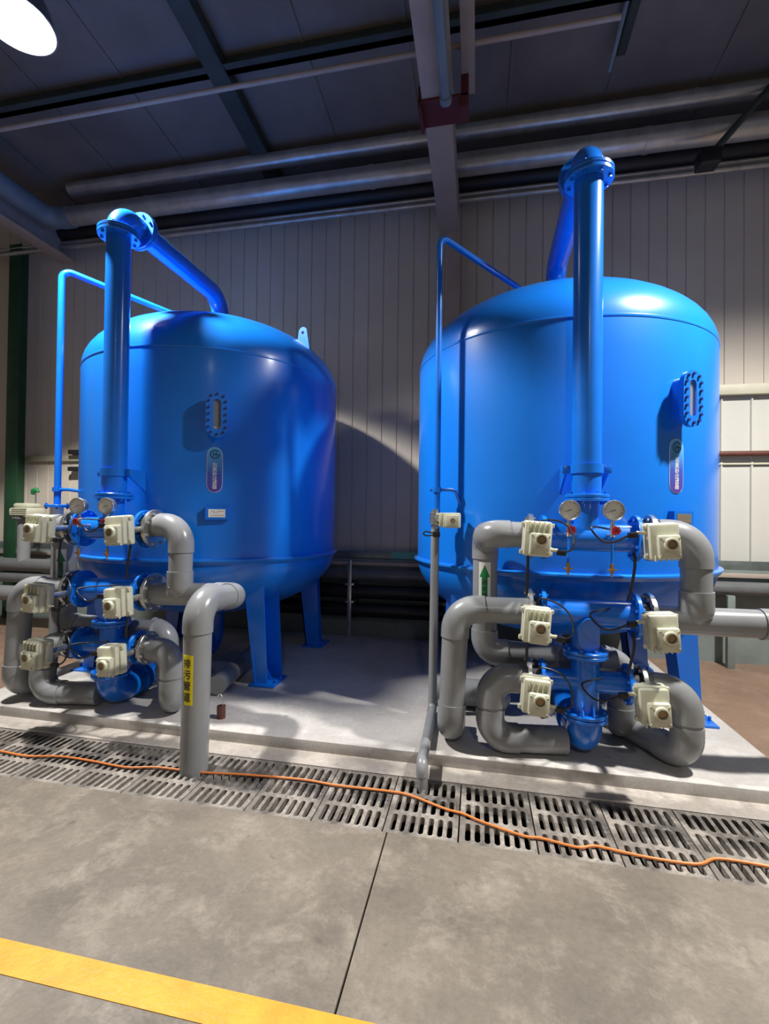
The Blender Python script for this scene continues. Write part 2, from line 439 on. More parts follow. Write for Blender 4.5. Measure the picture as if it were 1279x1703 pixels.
# steel frame: rafters, columns, purlins
def rafter(x, z, label, y0=-6.5):
    t = thing('roof_rafter', label, 'steel beam', (x, 5.6, z))
    obj('lower_flange', box(NB(), x-0.115, x+0.115, y0, 5.66, z, z+0.016, 0.003), 'beam', t)
    obj('web', box(NB(), x-0.006, x+0.006, y0, 5.66, z+0.016, z+0.34), 'beam', t)
    obj('upper_flange', box(NB(), x-0.115, x+0.115, y0, 5.66, z+0.34, z+0.356, 0.003), 'beam', t)
    return t
rafter(-0.355, 4.87, 'beige steel roof beam running overhead to the wall between the two tanks')
rafter(-5.80, 5.10, 'beige steel roof beam descending to the wall at the upper left')
def column(x, w_, top, m, label, y=5.60):
    t = thing('wall_column', label, 'steel column', (x, y, 0))
    obj('front_flange', box(NB(), x-w_/2, x+w_/2, y-0.10, y-0.088, 0, top, 0.002), m, t)
    obj('web', box(NB(), x-0.005, x+0.005, y-0.088, y+0.10, 0, top), m, t)
    return t
column(-0.30, 0.16, 4.87, 'beam', 'beige steel column on the wall behind the gap between the tanks', 5.60)
column(-6.55, 0.21, 5.36, 'darkgreen', 'dark green steel column against the wall at the far left', 5.60)
tag(obj('strut', box(NB(), -0.165, -0.055, -6, 4.15, 5.25, 5.36, 0.004), 'beam'), 'beige steel strut running parallel to the central roof beam on its right', 'steel beam')
t = thing('sprinkler_main', 'slate blue pipe hung under the central roof beam', 'pipe', (-0.30, 3.4, 4.8))
obj('pipe', cylr(NB(), (-0.275, -4, 4.80), (-0.275, 3.62, 4.80), 0.038, 20), 'slate', t)
obj('end_cap', cylr(NB(), (-0.275, 3.62, 4.80), (-0.275, 3.68, 4.80), 0.048, 20), 'slate', t)
t = thing('beam_clamp', 'maroon steel clamp gripping the central roof beam', 'clamp', (-0.30, 3.8, 4.80))
obj('clamp_plate', box(NB(), -0.50, -0.10, 3.70, 3.96, 4.845, 4.87, 0.004), 'maroon', t)
obj('clamp_jaw', box(NB(), -0.50, -0.475, 3.70, 3.96, 4.80, 4.98, 0.004), 'maroon', t)
obj('clamp_jaw', box(NB(), -0.16, -0.10, 3.70, 3.80, 4.76, 5.02, 0.004), 'maroon', t)
def purlinx(y, z, label, s=0.14):
    b = NB(); box(b, FX0, FX1, y-0.03, y+0.03, z, z+s); box(b, FX0, FX1, y-0.09, y+0.03, z, z+0.012)
    return tag(obj('roof_purlin', b, 'purlin'), label, 'purlin')
purlinx(4.22, roofz(4.22)-0.14, 'dark green roof purlin crossing behind the thin conduit')
purlinx(3.05, roofz(3.05)-0.14, 'dark roof purlin nearest the top edge of the photo')
b = NB(); box(b, -2.70, -2.50, -6.0, -0.1, -0.16, -0.02, 0.01, RM)
tag(obj('roof_tie', b, 'purlin'), 'dark steel tie running to the wall above the left tank', 'steel beam')
for x, l in ((1.30, 'dark thin roof tie above the right tank'), (2.70, 'dark roof tie above the right side of the right tank')):
    tag(obj('roof_tie', box(NB(), x-0.04, x+0.04, -6.0, -1.0, -0.10, -0.02, 0.01, RM), 'purlin'), l, 'steel beam')
# ducts along the wall head
def duct(y, z, r, x0, x1, label, rings=True, m='galv'):
    t = thing('galvanised_duct', label, 'pipe', ((x0+x1)/2, y, z))
    obj('pipe', cylr(NB(), (x0, y, z), (x1, y, z), r, 28), m, t)
    if rings:
        x = x0+1.6
        while x < x1:
            obj('joint_band', cylr(NB(), (x, y, z), (x+0.05, y, z), r+0.006, 28), m, t); x += 2.9
    return t
duct(5.20, 5.78, 0.085, -5.32, 8, 'upper bright galvanised duct along the top of the wall')
duct(5.20, 5.42, 0.115, -5.75, 8, 'lower thick galvanised duct along the top of the wall')
duct(5.56, 5.47, 0.135, -6, 8, 'dark pipe tucked under the galvanised ducts at the wall', False, 'black')
duct(5.52, 5.305, 0.022, -12, 8, 'thin metal conduit above another at the wall head', False)
duct(5.50, 5.225, 0.030, -12, 8, 'lowest thin metal pipe at the wall head', False)
duct(3.83, 5.38, 0.022, -8, 1.05, 'thin grey conduit crossing the roof space from left to centre', False, 'beam')
t = thing('feeder_duct', 'slate duct coming forward at the upper left with an elbow into the wall ducts', 'duct', (-5.62, 4.6, 5.42))
obj('duct_body', sweep(NB(), fillet([(-5.62, 1.5, 5.42), (-5.62, 5.20, 5.42), (-5.30, 5.20, 5.42)], 0.22), 0.13, 24), 'slate', t)
t = thing('hanger_rod', 'dark hanger rod slanting from the roof to the wall ducts at the right', 'rod', (2.17, 5.3, 5.0))
obj('rod', cylr(NB(), (2.17, 5.0, 5.03), (2.98, 5.1, 5.98), 0.032, 12), 'purlin', t)
obj('shoe', box(NB(), 2.07, 2.25, 4.92, 5.08, 4.93, 5.07, 0.01), 'black', t)
tag(obj('hanger_rod', cylr(NB(), (1.20, 4.75, 5.80), (1.24, 4.2, 6.05), 0.022, 10), 'slate'), 'grey hanger rod above the right tank, shorter of the two', 'rod')

# cable tray and pipes low on the wall
t = thing('cable_tray', 'galvanised cable tray fixed at the top of the low wall', 'cable tray', (-1, 5.5, 0.99))
obj('tray_side', box(NB(), FX0, FX1, 5.61, 5.622, 0.985, 1.078, 0.002), 'tray', t)
obj('tray_base', box(NB(), FX0, FX1, 5.622, 5.69, 0.985, 0.995), 'tray', t)
obj('tape', box(NB(), -1.02, -0.30, 5.606, 5.6095, 0.99, 1.075), 'turq', t, 'turquoise tape')
tag(obj('tray_rail', box(NB(), FX0, FX1, 5.545, 5.58, 0.905, 0.950, 0.004), 'beam'), 'beige rail below the cable tray along the wall', 'rail')
for y, z, r, l, m in ((5.49, 0.80, 0.068, 'topmost dark pipe along the low wall', 'pvcdark'), (5.47, 0.60, 0.085, 'middle black pipe along the low wall', 'black'), (5.47, 0.38, 0.085, 'bottom black pipe along the low wall', 'black')):
    t = thing('wall_pipe', l, 'pipe', (0, y, z))
    x1_ = 4.5 if z > 0.7 else 1.6
    obj('pipe', cylr(NB(), (-4.2, y, z), (x1_, y, z), r, 24), m, t)
    for x in (-1.46, 1.5): obj('coupling', cylr(NB(), (x-0.06, y, z), (x+0.06, y, z), r*1.12, 24), m, t)
t = thing('pipe_bracket', 'thin steel bracket holding the dark pipes between the tanks', 'bracket', (-1.46, 5.2, 0))
obj('upright', box(NB(), -1.50, -1.45, 5.345, 5.375, 0.0705, 0.985, 0.003), 'steel', t)
for z in (0.70, 0.49): obj('arm', box(NB(), -1.53, -1.42, 5.34, 5.57, z-0.014, z+0.012, 0.003), 'steel', t)
t = thing('pipe_support', 'grey pipe support leg on the brown floor at the right', 'bracket', (2.55, 5.35, 0))
obj('upright', box(NB(), 2.52, 2.59, 5.36, 5.41, 0, 0.74, 0.004), 'lowwall', t)
tag(obj('conduit', cylr(NB(), (1.95, 5.63, 2.225), (8, 5.63, 2.225), 0.030, 16), 'rust'), 'red brown pipe along the lit wall at the right', 'pipe')
# left wall fittings
t = thing('wall_box', 'small dark junction boxes on a cream bar at the left wall', 'junction box', (-5.95, 5.7, 2.3))
obj('bar', box(NB(), -6.55, -5.3, 5.70, 5.748, 2.25, 2.33, 0.004), 'girt', t)
for z in (2.37, 2.13): obj('box', box(NB(), -5.72, -5.40, 5.62, 5.70, z-0.03, z+0.03, 0.005), 'ink', t)

# ------------------------------------------------------------------ high-bay lamps, and an added fill lamp of the same form
for (n_, lx, ly, lz, lp, cone), lab in zip(LAMPS, ('glowing round high bay lamp at the upper left corner', 'high bay lamp hanging in front of the right tank, beyond the frame', 'added fill lamp in a high bay body, unseen behind the photographer')):
    t = thing('high_bay_or_fill_lamp', lab, 'lamp', (lx, ly, lz+0.35))
    obj('reflector', lathe(NB(), [(0.10, 0.24), (0.13, 0.22), (0.19, 0.12), (0.235, -0.02), (0.245, -0.02), (0.20, 0.125), (0.14, 0.235), (0.10, 0.25)], (lx, ly, lz), 40, closed=True), 'lampbody', t)
    obj('driver_housing', lathe(NB(), [(0.09, 0.22), (0.11, 0.24), (0.11, 0.42), (0.08, 0.45)], (lx, ly, lz), 32), 'lampbody', t)
    obj('lens', lathe(NB(), [(0.0, -0.035), (0.13, -0.028), (0.190, 0.0), (0.20, 0.02), (0.0, 0.02)], (lx, ly, lz), 40), 'glow', t, 'glowing white lens')
    obj('hook', cylr(NB(), (lx, ly, lz+0.45), (lx, ly, roofz(ly)), 0.008, 8), 'lampbody', t)

# ------------------------------------------------------------------ drain grates
def grate_mesh():
    W, D, T = 0.352, 0.485, 0.035; b = NB()
    def loop(pts):
        v = [b.verts.new((x, y, 0)) for x, y in pts]
        return [b.edges.new((v[i], v[(i+1) % len(v)])) for i in range(len(v))]
    ed = loop([(-W/2, -D/2), (W/2, -D/2), (W/2, D/2), (-W/2, D/2)])
    n = 7; px = 0.0455; sw = 0.0132
    for j, (yc, hl) in enumerate(((-0.157, 0.064), (0.0, 0.064), (0.157, 0.062))):
        for i in range(n):
            xc = (i-(n-1)/2)*px; p = []
            for k in range(6): a = PI*k/5; p.append((xc+sw*math.cos(a), yc+hl-sw+sw*math.sin(a)))
            for k in range(6): a = PI+PI*k/5; p.append((xc+sw*math.cos(a), yc-hl+sw+sw*math.sin(a)))
            ed += loop(p)
    bmesh.ops.triangle_fill(b, edges=ed, use_beauty=True)
    # drop any face that filled a slot
    bad = []
    for f in b.faces:
        c = f.calc_center_median()
        for yc in (-0.157, 0, 0.157):
            if abs(c.y-yc) < 0.0565:
                q = (c.x/px + (n-1)/2); i = round(q)
                if 0 <= i < n and abs(c.x-(i-(n-1)/2)*px) < sw*0.8: bad.append(f)
    if bad: bmesh.ops.delete(b, geom=list(set(bad)), context='FACES_ONLY')
    r = bmesh.ops.extrude_face_region(b, geom=b.faces[:])
    bmesh.ops.translate(b, verts=[v for v in r['geom'] if isinstance(v, bmesh.types.BMVert)], vec=(0, 0, -T))
    finish(b); me = bpy.data.meshes.new('drain_grate'); b.to_mesh(me); b.free(); me.materials.append(M['grate']); return me
gm = grate_mesh()
gnames = {}
xs = []; x = -0.071-0.3595/2
while x > -4.8: xs.append(x); x -= 0.3595
xs = xs[::-1]; x = -0.071+0.3595/2
while x < 3.6: xs.append(x); x += 0.3595
ords = ['first', 'second', 'third', 'fourth', 'fifth', 'sixth', 'seventh', 'eighth', 'ninth', 'tenth', 'eleventh', 'twelfth', 'thirteenth', 'fourteenth']
vis = [x for x in xs if -3.35 < x < 1.45]
for i, x in enumerate(xs):
    o = bpy.data.objects.new('drain_grate', gm); C.objects.link(o); o.location = (x, 2.445, -0.003)
    if x in vis: l = 'slotted drain grate, %s from the left edge of the photo' % ords[min(vis.index(x), 13)]
    else:
        k = sum(1 for q in xs if (q < vis[0] and q >= x) or (q > vis[-1] and q <= x)) if vis else 1
        l = 'slotted drain grate just outside the %s edge of the photo, %s out from it' % ('left' if x < 0 else 'right', ords[k-1])
    tag(o, l, 'drain grate', 'slotted grates over the floor drain')

# ------------------------------------------------------------------ filter tanks
def make_tank(cx, side):
    cy, Rr = 4.37, 1.2
    t = thing('filter_tank', 'tall blue steel sand filter tank with domed top, the %s of the two' % side, 'tank', (cx, cy, 0.07))
    zb, zt, hd = 1.14, 2.81, 0.60; pr = []
    for k in range(0, 17):
        a = PI/2*k/16; pr.append((Rr*math.sin(a), zb-hd*math.cos(a)))
    for k in range(1, 9): pr.append((Rr, zb+(zt-zb)*k/8))
    for k in range(1, 17):
        a = PI/2*k/16; pr.append((Rr*math.cos(a), zt+hd*math.sin(a)))
    pr[0] = (0, pr[0][1]); pr[-1] = (0, pr[-1][1])
    obj('shell', lathe(NB(), pr, (cx, cy, 0), 144), 'blue', t)
    obj('rim_band', lathe(NB(), [(1.195, zb-0.030), (1.212, zb-0.030), (1.232, zb-0.006), (1.232, zb+0.006), (1.205, zb+0.016), (1.195, zb+0.016)], (cx, cy, 0), 144, closed=True), 'weld', t)
    obj('weld_seam', lathe(NB(), [(1.19, zt-0.012), (1.203, zt-0.009), (1.2055, zt), (1.203, zt+0.009), (1.19, zt+0.012)], (cx, cy, 0), 144, closed=True), 'weld', t)
    # sight window
    az = R(30.4); zc = 2.272; mt = azmtx((cx, cy), Rr, az, zc)
    fr = ringprism(NB(), obround(0.165, 0.36), obround(0.055, 0.235), 0.075, 0.105, mt)
    ringprism(fr, obround(0.115, 0.30), obround(0.06, 0.24), -0.04, 0.075, mt)
    win = obj('window_frame', fr, 'bluepipe', t)
    obj('sight_glass', prism(NB(), obround(0.064, 0.244), 0.086, 0.090, mt), 'glass', win)
    obj('sand_fill', prism(NB(), [(x, y) for x, y in obround(0.06, 0.24) if y < (0.055 if side == 'left' else 0.2)]+[], 0.02, 0.076, mt), 'sand', win, 'pale sand behind the glass')
    obj('backing', prism(NB(), obround(0.064, 0.246), 0.008, 0.016, mt), 'ink', win)
    op = obround(0.128, 0.32, 3); P = []
    for k in range(7): P.append(( 0.060, -0.105+0.035*k)); P.append((-0.060, -0.105+0.035*k))
    P = [(sx*0.062, -0.1+0.05*k) for sx in (-1, 1) for k in range(5)] + [(0.0, 0.155), (0.0, -0.155), (0.045, 0.14), (-0.045, 0.14), (0.045, -0.14), (-0.045, -0.14)]
    for x, y in P:
        obj('bolt', cylr(NB(), mt @ Vector((x, y, 0.10)), mt @ Vector((x, y, 0.118)), 0.0095, 6), 'logo', win, 'dark bolt head')
    # capsule label with emblem and writing
    az2 = R(29.8); c2 = (cx, cy); W, H = 0.118, 0.355
    def outl(w_, h_):
        return lambda x: (h_/2-w_/2) + math.sqrt(max(0, (w_/2)**2-x*x))
    rim = obj('name_label', wrap(sheet(W, H, 16, d=0.003, outline=outl(W, H)), c2, Rr, az2, 1.853), 'white', t, 'capsule label with emblem and Chinese writing')
    k = wrap(sheet(W-0.007, H-0.007, 16, d=0.0015, outline=outl(W-0.007, H-0.007)), c2, Rr+0.003, az2, 1.853)
    for v in k.verts: pass
    face = obj('label_face', k, M['capsule'], rim)
    tx = stack_text('石英砂过滤器', 0.036, 0.0345, 0.0007)
    obj('writing', wrap_off(tx, c2, Rr+0.0058, az2, 1.853, 0, -0.048), 'white', rim, 'white Chinese characters')
    lg = NB(); n = 40; o_ = []; i_ = []
    for q in range(n+1):
        a = R(38)+R(304)*q/n; o_.append((0.036*math.cos(a), 0.036*math.sin(a))); i_.append((0.0285*math.cos(a), 0.0285*math.sin(a)))
    va = [lg.verts.new((x, y, 0)) for x, y in o_]; vb = [lg.verts.new((x, y, 0)) for x, y in i_]
    for q in range(n): lg.faces.new((va[q], va[q+1], vb[q+1], vb[q]))
    def bar(x0, x1, y0, y1): 
        lg.faces.new([lg.verts.new(p) for p in ((x0, y0, 0), (x1, y0, 0), (x1, y1, 0), (x0, y1, 0))])
    bar(-0.014, -0.008, -0.019, 0.019); bar(0.006, 0.012, -0.019, 0.019); bar(-0.008, 0.006, -0.003, 0.003); bar(0.012, 0.036, -0.003, 0.003)
    bar(0.026, 0.036, -0.014, -0.003)
    obj('emblem', wrap_off(lg, c2, Rr+0.0058, az2, 1.853, 0, 0.122), 'logo', rim, 'dark round emblem')
    # nameplate on its bracket
    mt = azmtx((cx, cy), Rr, R(30.8), 1.512)
    b = NB(); box(b, -0.085, 0.085, -0.048, 0.048, 0.035, 0.040, 0.0, mt); box(b, -0.085, -0.079, -0.048, 0.048, -0.02, 0.036, 0.0, mt); box(b, 0.079, 0.085, -0.048, 0.048, -0.02, 0.036, 0.0, mt)
    br = obj('plate_bracket', b, 'bluepipe', t)
    pl = obj('nameplate', box(NB(), -0.062, 0.062, -0.030, 0.032, 0.040, 0.042, 0.0, mt), 'white' if side == 'left' else 'platereflection', br, 'small pale nameplate' if side == 'left' else 'small nameplate with a dull reflection in its colour')
    pr_ = NB()
    for q, (x0_, x1_, y_) in enumerate(((-0.046, -0.012, 0.016), (0.0, 0.05, 0.016), (-0.05, -0.04, 0.004), (-0.03, -0.006, 0.004), (0.0, 0.012, 0.004), (-0.05, 0.05, -0.016))):
        box(pr_, x0_, x1_, y_-0.002, y_+0.002, 0.0419, 0.0426, 0.0, mt)
    obj('print', pr_, 'bronze', pl)
    # legs: tapering channels on base plates
    for sx, sy in ((1, -1), (-1, -1), (1, 1), (-1, 1)):
        leg = NB()
        def plate(ps, th):
            vs = [Vector((cx+sx*x, cy+sy*y, z)) for x, y, z in ps]; th = Vector(th)
            tt = bmesh.new(); a = [tt.verts.new(v) for v in vs]; c = [tt.verts.new(v+th) for v in vs]
            tt.faces.new(a); tt.faces.new(c[::-1])
            for q in range(4): tt.faces.new((a[q], c[q], c[(q+1) % 4], a[(q+1) % 4]))
            join(leg, tt)
        zl, zh = 0.086, 1.03
        for y, xo in ((0.70, 0.905), (0.50, 0.95)): plate([(0.79, y, zl), (xo, y, zl), (xo-0.055, y, zh), (0.67, y, zh)], (0, 0.012, 0))
        plate([(0.79, 0.50, zl), (0.79, 0.71, zl), (0.67, 0.71, zh), (0.67, 0.50, zh)], (sx*0.012, 0, 0))
        plate([(0.80, 0.60, zl), (0.90, 0.60, zl), (0.765, 0.60, 0.36), (0.764, 0.60, 0.36)], (0, 0.010, 0))
        lo = obj('leg', leg, 'bluepipe', t)
        xa, xb = sorted((cx+sx*0.76, cx+sx*0.985)); ya, yb = sorted((cy+sy*0.46, cy+sy*0.76))
        bp = box(NB(), xa, xb, ya, yb, 0.0705, 0.086, 0.002)
        for q in (0.56, 0.66): cylr(bp, (cx+sx*0.965, cy+sy*q, 0.086), (cx+sx*0.965, cy+sy*q, 0.115), 0.011, 8)
        obj('base_plate', bp, 'bluepipe', lo)
    # lifting lug
    az = R(79); lm = azmtx((cx, cy), 0, az, 0)
    poly = [(-0.07, 0)] + [(0.045*math.cos(a), 0.16+0.045*math.sin(a)) for a in [R(170-20*k) for k in range(9)]] + [(0.07, 0)]
    hole = []
    lugm = lm @ Matrix.Translation((0, 3.08, 1.00)) @ Matrix.Rotation(PI/2, 4, 'Y')
    b = NB(); out = [(-0.075, 0.0)]+[(0.045*math.cos(R(180-180*k/10)), 0.17+0.045*math.sin(R(180-180*k/10))) for k in range(11)]+[(0.075, 0.0)]
    n = len(out); inn = []
    for x, y in out:
        a = math.atan2(y-0.16, x); inn.append((0.016*math.cos(a), 0.16+0.016*math.sin(a)))
    ringprism(b, out, inn, -0.008, 0.008, lugm)
    if side == 'left': obj('lifting_lug', b, 'bluepipe', t)
    else: b.free()
    # bottom nozzle
    obj('bottom_nozzle', sweep(NB(), fillet([(cx, cy, 0.62), (cx, cy, 0.175), (cx-0.02, 3.36, 0.175)], 0.16), 0.084, 28), 'bluepipe', t)
    return t

def wrap_off(bm, c, rad, az, zc, dx, dy):
    for v in bm.verts: v.co.x += dx; v.co.y += dy; 
    for v in bm.verts: v.co.z = v.co.z*1.0
    # recompute depth as small positive offset from the label face
    return wrap(bm, c, rad, az, zc)

TXR, TXL = 0.667, -2.62
make_tank(TXL, 'left'); make_tank(TXR, 'right')

# ------------------------------------------------------------------ pipework of one filter
def actuated_valve(x, y, z, flip, label, r_body=0.10, s=1.0, front=-0.30, bodyax='X'):
    """butterfly valve wafer between flanges with a cream electric actuator in front of it"""
    t = thing('actuated_valve', label, 'valve', (x, y, z))
    T = Matrix.Translation((x, y, z)) @ Matrix.Scale(s, 4)
    obj('valve_body', sweep(NB(), [T @ Vector((-0.022, 0, 0)), T @ Vector((0.022, 0, 0))], r_body, 32), 'ink', t)
    k = -1 if flip else 1
    A = T @ Matrix.Translation((-0.035*k if not flip else 0.0, front, 0)) @ Matrix.Rotation(R(4*k), 4, 'Y')
    st = NB(); sweep(st, [T @ Vector((0, -0.05, 0)), T @ Vector((0, front+0.05, 0))], 0.022*s, 16)
    box(st, -0.045, 0.045, 0.055, 0.066, -0.045, 0.045, 0.003, A)
    obj('stem', st, 'steel', t)
    h = NB(); box(h, -0.075, 0.075, -0.005, 0.055, -0.098, 0.098, 0.012, A)
    for sx in (-1, 1):
        for sz in (-1, 1): box(h, sx*0.078-0.010, sx*0.078+0.010, -0.004, 0.02, sz*0.078-0.012, sz*0.078+0.012, 0.004, A)
    ho = obj('actuator_housing', h, 'cream', t)
    c = NB(); box(c, -0.072, 0.072, -0.050, -0.009, -0.094, 0.094, 0.014, A)
    if not flip:
        for i in range(5): box(c, -0.052+i*0.026-0.004, -0.052+i*0.026+0.004, -0.066, -0.045, 0.035, 0.094, 0.002, A)
    else:
        for i in range(5): box(c, -0.052+i*0.026-0.004, -0.052+i*0.026+0.004, -0.062, -0.045, -0.100, -0.07, 0.002, A)
    obj('actuator_cover', c, 'cream', t)
    bx = 0.006
    b2 = NB(); box(b2, bx-0.050, bx+0.056, -0.088, -0.048, -0.088, 0.034, 0.010, A)
    for sx in (-1, 1): 
        for sz in (-0.072, 0.018): cylr(b2, A @ Vector((bx+0.003+sx*0.044, -0.094, sz)), A @ Vector((bx+0.003+sx*0.044, -0.086, sz)), 0.006*s, 8)
    fb = obj('gearbox', b2, 'cream', t)
    kx, kz = bx+0.006, 0.0 if not flip else -0.012
    kn = NB()
    t2 = bmesh.new(); lathe(t2, [(0.024, 0.0), (0.034, 0.0), (0.034, -0.022), (0.030, -0.024), (0.024, -0.024)], (0, 0, 0), 28, 'Y', True)
    join(kn, t2, A @ Matrix.Translation((kx, -0.086, kz)))
    ko = obj('knob', kn, 'cream', fb)
    dn = NB(); t2 = bmesh.new(); lathe(t2, [(0.0, -0.012), (0.020, -0.012), (0.0238, -0.008), (0.0238, 0.0), (0, 0.0)], (0, 0, 0), 24, 'Y'); join(dn, t2, A @ Matrix.Translation((kx, -0.086, kz)))
    obj('indicator', dn, 'bronze', fb, 'bronze coloured position indicator')
    g = NB(); sg = 1 if not flip else -1
    gz = -0.055 if not flip else 0.05
    gp = [A @ Vector((sg*q, 0.0+0.01, gz)) for q in (0.070, 0.086, 0.0861, 0.115)]
    sweep(g, gp, [0.014*s, 0.014*s, 0.010*s, 0.010*s], 12)
    obj('cable_gland', g, 'cream', t)
    pg = NB(); box(pg, sg*0.135-0.024, sg*0.135+0.024, -0.006, 0.026, gz-0.026, gz+0.004, 0.004, A)
    obj('plug', pg, 'rubber', t, 'black cable plug')
    return t, A @ Vector((sg*0.15, 0.01, gz-0.01)), A

def gauge(x, y, z, hdr_y, hz, label, azd=0):
    t = thing('pressure_gauge', label, 'pressure gauge', (x, y, z))
    A = Matrix.Translation((x, y, z)) @ Matrix.Rotation(R(azd), 4, 'Z')
    def lo(prof, m, nm, par, lab=None, n=40):
        q = NB(); t2 = bmesh.new(); lathe(t2, prof, (0, 0, 0), n, 'Y', True if nm in ('case',) else False); join(q, t2, A); return obj(nm, q, m, par, lab)
    cs = lo([(0.049, -0.030), (0.056, -0.032), (0.059, -0.026), (0.059, -0.018), (0.054, -0.012), (0.054, 0.016), (0.048, 0.020), (0.01, 0.021), (0.01, 0.0), (0.045, -0.01), (0.049, -0.022)], 'steel', 'case', t)
    d = lo([(0.0, -0.020), (0.050, -0.020), (0.050, -0.012), (0.0, -0.012)], 'dial', 'dial', t, 'white dial')
    mk = NB()
    for k in range(11):
        a = R(225-27*k); p = Vector((math.cos(a), 0, math.sin(a)))
        u = Vector((-math.sin(a), 0, math.cos(a)))*0.0011
        vs = [p*0.038-u, p*0.045-u, p*0.045+u, p*0.038+u]
        mk.faces.new([mk.verts.new(A @ (v+Vector((0, -0.0206, 0)))) for v in vs])
    obj('scale_marks', mk, 'ink', d)
    nd = NB(); a = R(200); p = Vector((math.cos(a), 0, math.sin(a))); u = Vector((-math.sin(a), 0, math.cos(a)))*0.0018
    nd.faces.new([nd.verts.new(A @ (v+Vector((0, -0.0225, 0)))) for v in (p*-0.010-u, p*0.036-u*0.3, p*0.036+u*0.3, p*-0.010+u)])
    obj('needle', nd, 'ink', d)
    obj('stem', sweep(NB(), [(x, y, z-0.056), (x, y, z-0.075), (x, y, z-0.0751), (x, y, z-0.15)], [0.009, 0.009, 0.013, 0.013], 12), 'steel', t)
    vb = NB(); cylr(vb, (x, y+0.012, hz+0.008), (x, hdr_y, hz+0.008), 0.009, 12)
    obj('tapping', vb, 'steel', t)
    hw = NB(); hx, hy = x+0.008, y-0.035; hz2 = z-0.112
    cylr(hw, (hx-0.002, hy+0.03, hz2), (hx-0.002, hy-0.008, hz2), 0.006, 10)
    for k in range(7):
        a = 2*PI*k/7; cylr(hw, (hx+0.018*math.cos(a), hy, hz2+0.018*math.sin(a)), (hx+0.018*math.cos(a), hy-0.013, hz2+0.018*math.sin(a)), 0.008, 10)
    cylr(hw, (hx, hy-0.001, hz2), (hx, hy-0.010, hz2), 0.020, 16)
    obj('handwheel', hw, 'red', t, 'red handwheel')
    obj('drain_tube', sweep(NB(), [(x, y, z-0.15), (x-0.002, y, z-0.30)], 0.0065, 10), 'bluepipe', t)
    ck = NB(); cylr(ck, (x-0.002, y, z-0.30), (x-0.002, y, z-0.355), 0.010, 12); cylr(ck, (x-0.002, y, z-0.355), (x-0.002, y, z-0.375), 0.005, 10)
    box(ck, x-0.027, x+0.023, y-0.014, y-0.008, z-0.338, z-0.328, 0.002); cylr(ck, (x-0.002, y-0.006, z-0.333), (x-0.002, y-0.02, z-0.333), 0.006, 8)
    obj('drain_cock', ck, 'brass', t, 'brass drain cock')
    return t

